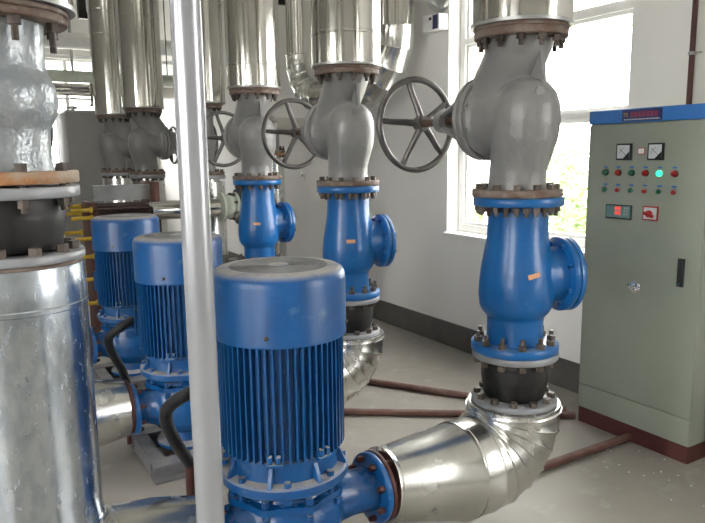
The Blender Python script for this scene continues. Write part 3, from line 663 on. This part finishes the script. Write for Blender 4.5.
# ------------------------------------------------------------------ floor conduits and hoses
def floor_pipe(p, q, label, r=.021):
    mb = MB(); P, Q = Vector((*p, r+.0005)), Vector((*q, r+.0005)); mb.tube([P, P.lerp(Q, .5), Q], r, 16); tag(obj('floor_conduit', mb, 'redpipe'), label, 'conduit', 'red brown conduits on the floor')
floor_pipe((1.45, 2.085), (2.945, 2.072), 'red brown floor conduit running straight from the cabinet towards the first pump')
floor_pipe((1.24, 3.625), (2.935, 2.425), 'red brown floor conduit running aslant between the first two jacketed elbows', .020)
floor_pipe((2.10, 3.80), (2.947, 2.50), 'red brown floor conduit running close along the skirting side of the elbows')
def hose(pts, label, stub, sh):
    t = thing('cable_hose', label, 'hose', stub, 0, 'black cable hoses of the motors'); s = Vector(stub)
    P = [Vector(p) for p in pts]; path = []
    for i in range(len(P)-1):
        a, b_, c, d = P[max(i-1, 0)], P[i], P[i+1], P[min(i+2, len(P)-1)]
        for q in range(8):
            u = q/8; path.append(.5*((2*b_)+(c-a)*u+(2*a-5*b_+4*c-d)*u*u+(3*b_-a-3*c+d)*u**3)-s)
    path.append(P[-1]-s)
    mb = MB(); mb.tube(path, .0215, 14); obj('hose', mb, 'hose', t, smooth=60)
    mb = MB(); mb.lathe([(.024, 0.0005), (.024, sh)], 18); obj('conduit_stub', mb, 'redbrown', t)
    return t

def along(pts): return [(x/y0*y, y, 1.5+(z-1.5)/y0*y) for x, y0, z, y in pts]
h1 = along([(.617, 1.95, .760, 2.06), (.554, 1.95, .766, 2.08), (.516, 1.95, .742, 2.11), (.508, 1.95, .706, 2.13), (.523, 1.95, .653, 2.16), (.551, 1.95, .591, 2.19), (.574, 1.95, .545, 2.21)])
h1 = [(XP[0]-.155, YS[0]+.235, .715), (.665, 2.10, .728)] + h1[1:] + [(h1[-1][0]+.006, h1[-1][1], .40)]
hose(h1, 'black cable hose arching from the motor of the pump nearest the control cabinet', (h1[-1][0], h1[-1][1], 0), .42)
h2 = along([(.738, 3.25, .690, 3.36), (.653, 3.25, .687, 3.37), (.604, 3.25, .655, 3.39), (.597, 3.25, .611, 3.41), (.620, 3.25, .543, 3.43), (.649, 3.25, .477, 3.45), (.668, 3.25, .412, 3.47)])
h2 = [(XP[1]-.155, YS[1]+.235, .675), (.728, 3.375, .682)] + h2[1:] + [(h2[-1][0]+.004, h2[-1][1], .30)]
hose(h2, 'black cable hose arching from the motor of the middle pump', (h2[-1][0], h2[-1][1], 0), .32)

# ------------------------------------------------------------------ jacketed pipes along the window wall
def bend(P, R=.3, n=8):
    """polyline with rounded corners"""
    P = [Vector(p) for p in P]; out = [P[0]]
    for i in range(1, len(P)-1):
        a = (P[i-1]-P[i]).normalized(); b_ = (P[i+1]-P[i]).normalized(); d = R
        c = P[i]+(a+b_)*d
        for q in range(n+1):
            u = q/n*PI/2; out.append(c-b_*d*math.cos(u)-a*d*math.sin(u))
    out.append(P[-1]); return out
def jacket_run(label, P, r, R, group=None, material='jacket', n=6, bands=()):
    t = thing('jacketed_pipe_run', label, 'pipe', (0, 0, 0), 0, group)
    path = bend(P, R, n)
    n_ = len(path); prev = None; frames = []
    for i in range(n_):
        tn = (path[min(i+1, n_-1)]-path[max(i-1, 0)]).normalized()
        if prev is None: a = Vector((1, 0, 0)) if abs(tn.x) < .9 else Vector((0, 0, 1)); prev = (a-tn*a.dot(tn)).normalized()
        else: prev = (prev-tn*prev.dot(tn)).normalized()
        frames.append((path[i], prev.copy(), tn.cross(prev)))
    def ring(c, x, y, rr): return [c+(x*math.cos(2*PI*k/36)+y*math.sin(2*PI*k/36))*rr for k in range(36)]
    for i in range(n_-1):                       # every sheet-metal gore / straight length is a piece with a rolled seam
        (c0, x0, y0), (c1, x1, y1) = frames[i], frames[i+1]; Ls = (c1-c0).length
        if Ls < 1e-3: continue
        e = min(.12, .010/Ls); mb = MB(); v = []; r_ = r if Ls > .25 else r+.008
        for u, rr in ((0, r_+.006), (e, r_), (1-e, r_), (1, r_+.002)): v += ring(c0.lerp(c1, u), x0.lerp(x1, u), y0.lerp(y1, u), rr)
        f_ = [(j*36+k, j*36+(k+1) % 36, j*36+36+(k+1) % 36, j*36+36+k) for j in range(3) for k in range(36)]
        mb.add(v, f_); obj('jacket_segment', mb, material if Ls > .25 else 'elbow', t, smooth=40)
    return t
jacket_run('silver jacketed pipe bent in a U loop along the window wall', [(3.0, 5.88, ZC-.002), (3.0, 5.88, 2.02), (3.0, 4.27, 2.02), (3.0, 4.27, ZC-.002)], .130, .42, n=5)
jacket_run('thin silver jacketed pipe elbowed into the wall beyond the U loop', [(2.72, 6.35, ZC-.002), (2.72, 6.35, 1.80), (WX-.002, 6.35, 1.80)], .085, .2)
# lower pipe at the wall with rusty flange
t = thing('flanged_pipe', 'silver jacketed pipe with rusty flange behind the farthest grey globe valve', 'pipe', (2.75, 6.0, 0))
mb = MB(); mb.lathe([(.10, .9), (.10, 1.45), (.06, 1.46), (.06, 1.50)], 28); obj('jacket', mb, 'elbow', t)
fl = flange(t, 1.50, 1.525, .115, 'rustorange', rin=.03); ring_bolts(fl, 8, .096, 1.50, 1.55, 'bolt', 0, .02, r=.013)
flange(t, 1.527, 1.55, .115, 'rust', rin=.03)
mb = MB(); mb.lathe([(.06, 1.55), (.06, 1.714)], 20); obj('pipe', mb, 'steel', t)
mb = MB(); mb.tube(bend([(0, 0, .92), (0, 0, .45), (0, 0.0, .001)], .001, 1), .10, 28); obj('foot_pipe', mb, 'elbow', t)

# ------------------------------------------------------------------ second pump group further back
FAR = [(2.03, 5.90, None, 'just behind the third pump line'), (1.71, 6.72, -PI/2, 'right of the plate heat exchanger'), (1.665, 7.85, -PI/2, 'in front of the big grey tank')]
for x, y, rz, who in FAR:
    jacketed_riser((x, y, ZT), 'dim silver jacketed riser pipe ' + who, bands=(.85,), r=.196)
    if rz is None:
        t = thing('gate_valve', 'narrow dark gate valve with flanges ' + who, 'valve', (x, y, 1.332))
        mb = MB(); mb.lathe([(.10, .03), (.085, .08), (.085, .20), (.105, .24), (.105, .34), (.085, .38), (.085, .50), (.10, VH-.03)], 32); obj('body', mb, 'grey', t)
        for a in (0, VH-.03):
            fl = flange(t, a, a+.029, .165, 'rust'); ring_bolts(fl, 8, .14, a, a+.029, 'bolt', .01, -.01)
    else: dup(gv, (x, y, 1.332), rz, 'dark grey globe valve ' + who)
    t = thing('jacketed_stand_pipe', 'short silver jacketed pipe below the globe valve ' + who, 'pipe', (x, y, 0), 0, 'jacketed pipes under the far valves')
    flange(t, 1.295, 1.3312, .172, 'flange')
    mb = MB(); mb.lathe([(.165, .001), (.165, .6), (.168, .605), (.168, .615), (.165, .62), (.165, 1.27), (.12, 1.275), (.12, 1.295)], 40); obj('jacket', mb, 'elbow', t)

# ------------------------------------------------------------------ plate heat exchanger
hx = thing('plate_heat_exchanger', 'red framed plate heat exchanger with yellow tie bolts and steel top bar', 'heat exchanger', (.98, 5.62, 0))
mb = MB(); mb.box((.015, -.012, 1.155), (.46, .075, 1.165)); mb.box((.015, -.012, 1.165), (.46, -.004, 1.268)); mb.box((.015, -.012, 1.268), (.46, .075, 1.278)); obj('top_bar', mb, 'steel', hx, smooth=0)
mb = MB(); mb.box((-.03, -.16, .05), (.012, .30, 1.15), bev=.004); obj('frame_plate', mb, 'hxframe', hx)
mb = MB(); mb.box((.46, -.16, .05), (.50, .30, 1.30), bev=.004); obj('end_plate', mb, 'hxframe', hx)
pm = MB(); pm.box((0, -.14, .09), (.009, .28, 1.12)); pme = pm.mesh('plate', 'plates', 0)
for i in range(34): inst('plate', pme, hx, T(.016+.013*i, 0, 0))
for z in (.37, .56, .74, .88, 1.04, 1.10):
    for y in (-.185, .325):
        mb = MB(); mb.tube([(-.03, y, z), (.53, y, z)], .010, 10); tbt = obj('tie_bolt', mb, 'plates', hx); mb = MB(); mb.tube([(-.19, y, z), (-.032, y, z)], .0155, 10); mb.prism(hexagon(.024), .02, T(-.053, y, z) @ RY(PI/2)); obj('sleeve', mb, 'yellow', tbt)
for x in (-.02, .47):
    mb = MB(); mb.box((x-.02, -.18, .0005), (x+.05, .32, .05)); obj('foot', mb, 'hxframe', hx, smooth=0)
t = thing('blue_pipe_branch', 'narrow blue vertical pipe beside the heat exchanger bolts', 'pipe', (.74, 5.95, 0))
mb = MB(); mb.lathe([(.028, .0005), (.028, 1.22)], 18); obj('pipe', mb, 'blue', t); flange(t, 1.22, 1.24, .06, 'blue', rin=.02)

# pale green valve and chrome pipe crossing behind the pole
t = thing('cross_pipe', 'silver horizontal pipe with pale green valve body and black flange', 'pipe', (1.52, 5.30, 0))
Mx = T(0, 0, 1.08) @ RY(PI/2)
mb = MB(); mb.lathe([(.06, -.165), (.075, -.16), (.075, .40)], 28, Mx); obj('pipe', mb, 'jacket', t)
mb = MB(); mb.lathe([(.06, .40), (.12, .41), (.12, .43), (.085, .44), (.10, .47), (.10, .49), (.085, .52), (.12, .53), (.12, .55), (.06, .56)], 32, Mx); obj('valve_body', mb, 'palegreen', t)
mb = MB(); mb.lathe([(.06, .56), (.150, .561), (.150, .585), (.06, .586)], 32, Mx); bf = obj('black_flange', mb, 'black', t)
ring_bolts(bf, 8, .11, .525, .585, 'boltgrey', .006, 0, M=Mx, r=.012)
mb = MB(); mb.lathe([(.134, .587), (.134, .76), (.06, .765)], 32, Mx); obj('jacket_stub', mb, 'jacket', t)
mb = MB(); mb.box((.08, -.03, .0005), (.13, .03, 1.01)); obj('support_leg', mb, 'baseframe', t, smooth=0)
mb = MB(); mb.box((.66, -.03, .0005), (.70, .03, .965)); obj('support_leg', mb, 'baseframe', t, smooth=0)
# small gate valve
t = thing('small_gate_valve', 'small steel gate valve with flat handwheel behind the big motor', 'valve', (1.93, 4.92, 0))
mb = MB(); mb.lathe([(.03, .0005), (.03, .45), (.05, .46), (.05, .54), (.02, .56), (.012, .57), (.012, .70)], 20); obj('body', mb, 'steel', t)
mb = MB(); mb.tube([(.075*math.cos(2*PI*q/28), .075*math.sin(2*PI*q/28), .69) for q in range(28)], .008, 8, closed=True); hw = obj('handwheel', mb, 'wheel', t, smooth=60)
for q in range(4):
    sp = MB(); sp.tube([(.01*math.cos(PI/2*q), .01*math.sin(PI/2*q), .69), (.073*math.cos(PI/2*q), .073*math.sin(PI/2*q), .69)], .006, 8); obj('spoke', sp, 'wheel', hw)

# big grey tank and pipes in front of the far windows
t = thing('water_tank', 'big grey sheet steel water tank in front of the far windows', 'tank', (1.28, 8.6, 0))
mb = MB(); mb.box((0, 0, .001), (.90, .85, 2.05), bev=.01); obj('shell', mb, 'tank', t)
mb = MB(); mb.box((-.006, .0, 2.035), (.906, -.006, 2.06)); mb.box((-.006, -.006, 2.035), (0, .85, 2.06)); obj('rim', mb, 'steel', t, smooth=0)
mb = MB(); mb.lathe([(.06, 2.052), (.06, 2.12), (.10, 2.121), (.10, 2.15), (.085, 2.151), (.085, 2.40)], 24, T(.42, .25, 0)); obj('nozzle', mb, 'jacket', t)
mb = MB(); mb.lathe([(.025, 2.052), (.025, 2.09), (.07, 2.091), (.07, 2.11), (.02, 2.13)], 20, T(.13, .3, 0)); obj('vent', mb, 'steel', t)
def rail_pipe(label, y, z, r, material, x0=-.2, x1=WX-.002):
    t = thing('overhead_pipe', label, 'pipe', (0, 0, 0), 0, 'overhead pipes before the far windows'); n = 6
    mb = MB(); pts = []
    for i in range(n):
        a = x0+(x1-x0)*i/n; b_ = x0+(x1-x0)*(i+1)/n; m_ = MB(); m_.tube([(a, y, z), (a+.012, y, z), (b_-.012, y, z), (b_-.002, y, z)], [r+.004, r, r, r+.001], 24, cap=False); obj('pipe_length', m_, material, t, smooth=40)
    for x in (x0+.3, x1-.3):
        h = MB(); h.tube([(x, y, z+r), (x, y, ZC-.002)], .008, 8); obj('hanger_rod', h, 'black', t)
rail_pipe('thick white jacketed overhead pipe along the far windows', 10.6, 3.16, .115, 'white')
rail_pipe('thin pale overhead pipe below the white jacketed one', 10.9, 2.98, .03, 'white')
rail_pipe('grey green overhead pipe across the far windows', 10.2, 2.62, .085, 'palegreen')
rail_pipe('silver overhead pipe just above the big grey tank', 9.75, 2.40, .085, 'jacket')
mb = MB(); mb.tube([(1.76, 10.85, 2.72), (1.76, 10.85, ZC-.002)], .022, 10); tag(obj('hanger_rod', mb, 'steel'), 'thin grey vertical rod in front of the far windows', 'rod')

# black steel hangers
def hanger(x0, x1, y, z, label, s=.05):
    t = thing('steel_hanger', label, 'hanger', (0, 0, 0), 0, 'black square steel pipe hangers')
    for x in (x0, x1):
        mb = MB(); mb.box((x-s/2, y-s/2, z), (x+s/2, y+s/2, ZC-.002)); obj('drop_bar', mb, 'black', t, smooth=0)
    mb = MB(); mb.box((x0+s/2, y-s/2, z), (x1-s/2, y+s/2, z+s)); obj('cross_bar', mb, 'black', t, smooth=0)
hanger(1.50, 2.30, 8.35, 3.06, 'black square steel hanger above the grey tank', .085)
hanger(2.88, 3.23, 6.16, 2.95, 'black square steel hanger behind the U loop pipe', .05)

# ------------------------------------------------------------------ things on the window wall
t = thing('wall_pipe', 'dark red vertical pipe on the wall above the control cabinet', 'pipe', (WX-.030, 2.062, 0))
mb = MB(); mb.lathe([(.0135, 1.72), (.0135, ZC-.002)], 18); obj('pipe', mb, 'redbrown', t)
for z in (1.98, 2.9):
    mb = MB(); mb.lathe([(.0135, z-.008), (.018, z-.008), (.018, z+.008), (.0135, z+.008)], 18, close=True); mb.box((.0, -.006, z-.006), (.029, .006, z+.006)); mb.box((-.006, -.05, z-.004), (.004, -.018, z+.004)); obj('pipe_clip', mb, 'steel', t)
t = thing('wall_controller', 'small white wall box with blue front beside the U loop pipe', 'box', (WX-.001, 4.10, 2.46))
mb = MB(); mb.box((-.085, -.09, -.055), (0, .11, .055), bev=.003); obj('case', mb, 'white', t)
mb = MB(); mb.box((-.0865, -.075, -.05), (-.0852, -.015, .05)); obj('blue_panel', mb, 'navy', t, smooth=0)
mb = MB(); mb.box((-.0865, .0, .02), (-.0852, .03, .04)); obj('mark', mb, 'black', t, smooth=0)
t = thing('plastic_cover', 'clear domed plastic cover above the small white wall box', 'cover', (WX-.001, 4.08, 2.525))
mb = MB(); mb.lathe([(.12, 0), (.118, .03), (.10, .07), (.06, .10), (.01, .11)], 28, T(0, 0, .13) @ RY(-PI/2)); obj('dome', mb, glass_mat('clear_plastic', (.85, .86, .87), .22), t)

# ------------------------------------------------------------------ outdoors beyond the window
mb = MB(); mb.box((-40, -40, -.5), (60, 60, -.302)); tag(obj('ground_outside', mb, 'paving', smooth=0), 'pale paved yard outside the windows', 'ground')['kind'] = 'stuff'
def shrub(x, y, r, h, n, seed, label):
    random.seed(seed); t = thing('shrub', label, 'shrub', (x, y, -.3), 0, 'washed out shrubs outside the window')
    mb = MB()
    for i in range(n):
        a = random.random()*2*PI; zz = random.random()**.7*h; rr = r*math.sqrt(random.random())*(1.05-.6*abs(zz/h-.45)); p = Vector((rr*math.cos(a), rr*math.sin(a), .05+zz))
        s = .035+random.random()*.045; M = T(*p) @ RZ(random.random()*6.3) @ RX(random.random()*2-1) @ RY(random.random()*2-1)
        mb.add([(-s, 0, 0), (0, -s*.45, .01), (s, 0, 0), (0, s*.45, .01)], [(0, 1, 2, 3)], M)
    lf = obj('foliage', mb, 'leaf', t, smooth=0); lf['kind'] = 'stuff'
    mb = MB()
    for q in range(4):
        a = q*1.6; mb.tube([(0, 0, 0), (r*.25*math.cos(a), r*.25*math.sin(a), h*.4), (r*.5*math.cos(a), r*.5*math.sin(a), h*.75)], [.02, .014, .006], 6)
    obj('stem', mb, 'bark', t)
shrub(5.6, 4.7, .62, 1.3, 1500, 1, 'pale green leafy shrub right outside the window sill')
shrub(7.4, 6.0, .8, 1.75, 1800, 2, 'taller pale green shrub behind the leafy one outside')
shrub(4.9, 5.85, .45, 1.1, 1000, 4, 'low pale shrub by the tree trunk outside')
t = thing('garden_tree', 'pale barked tree trunk with sparse leaves outside the window', 'tree', (6.1, 6.85, -.3))
mb = MB(); mb.tube([(0, 0, 0), (.02, 0, .8), (-.02, .03, 1.8), (.03, 0, 3.0), (.0, .1, 4.6)], [.13, .11, .10, .085, .04], 14); mb.tube([(0, 0, 2.3), (.35, -.3, 3.0), (.7, -.6, 3.7)], [.06, .045, .02], 10); obj('trunk', mb, 'bark', t, smooth=60)
mb = MB(); random.seed(9)
for i in range(900):
    p = Vector((random.gauss(.2, .7), random.gauss(-.1, .7), random.gauss(4.4, .55))); s = .05+random.random()*.05
    mb.add([(-s, 0, 0), (0, -s*.45, .01), (s, 0, 0), (0, s*.45, .01)], [(0, 1, 2, 3)], T(*p) @ RZ(random.random()*6.3) @ RX(random.random()*2-1))
o = obj('foliage', mb, 'leaf', t, smooth=0); o['kind'] = 'stuff'
t = thing('garden_railing', 'pale low railing in the yard outside the window', 'railing', (9.5, 0, -.3))
for z in (.75, 1.05, 1.35):
    mb = MB(); mb.tube([(0, 2, z), (0, 12, z)], .025, 8); obj('rail', mb, 'render', t)
for y in range(2, 13, 2):
    mb = MB(); mb.tube([(0, y, 0), (0, y, 1.4)], .03, 8); obj('post', mb, 'render', t)

# wall socket and plaster crumbs
t = thing('wall_socket', 'small white square socket on the wall below the U loop pipe', 'socket', (WX-.0005, 6.41, 1.285))
mb = MB(); mb.box((-.012, -.04, -.04), (0, .04, .04), bev=.003); obj('plate', mb, 'white', t)
mb = MB(); mb.box((-.0135, -.018, -.012), (-.0122, .018, .012)); obj('insert', mb, 'black', t, smooth=0)
random.seed(21); mb = MB()
for i in range(46):
    x = 2.55+random.random()*.5; y = 1.35+random.random()*.72
    if x > 2.9 and y > 1.70: continue
    q = .002+random.random()*.0035; mb.box((-q, -q*.7, 0), (q, q*.7, q*.8), T(x, y, .0004) @ RZ(random.random()*3))
o = tag(obj('plaster_crumbs', mb, 'white', smooth=0), 'tiny white plaster crumbs scattered on the floor before the cabinet', 'crumbs'); o['kind'] = 'stuff'
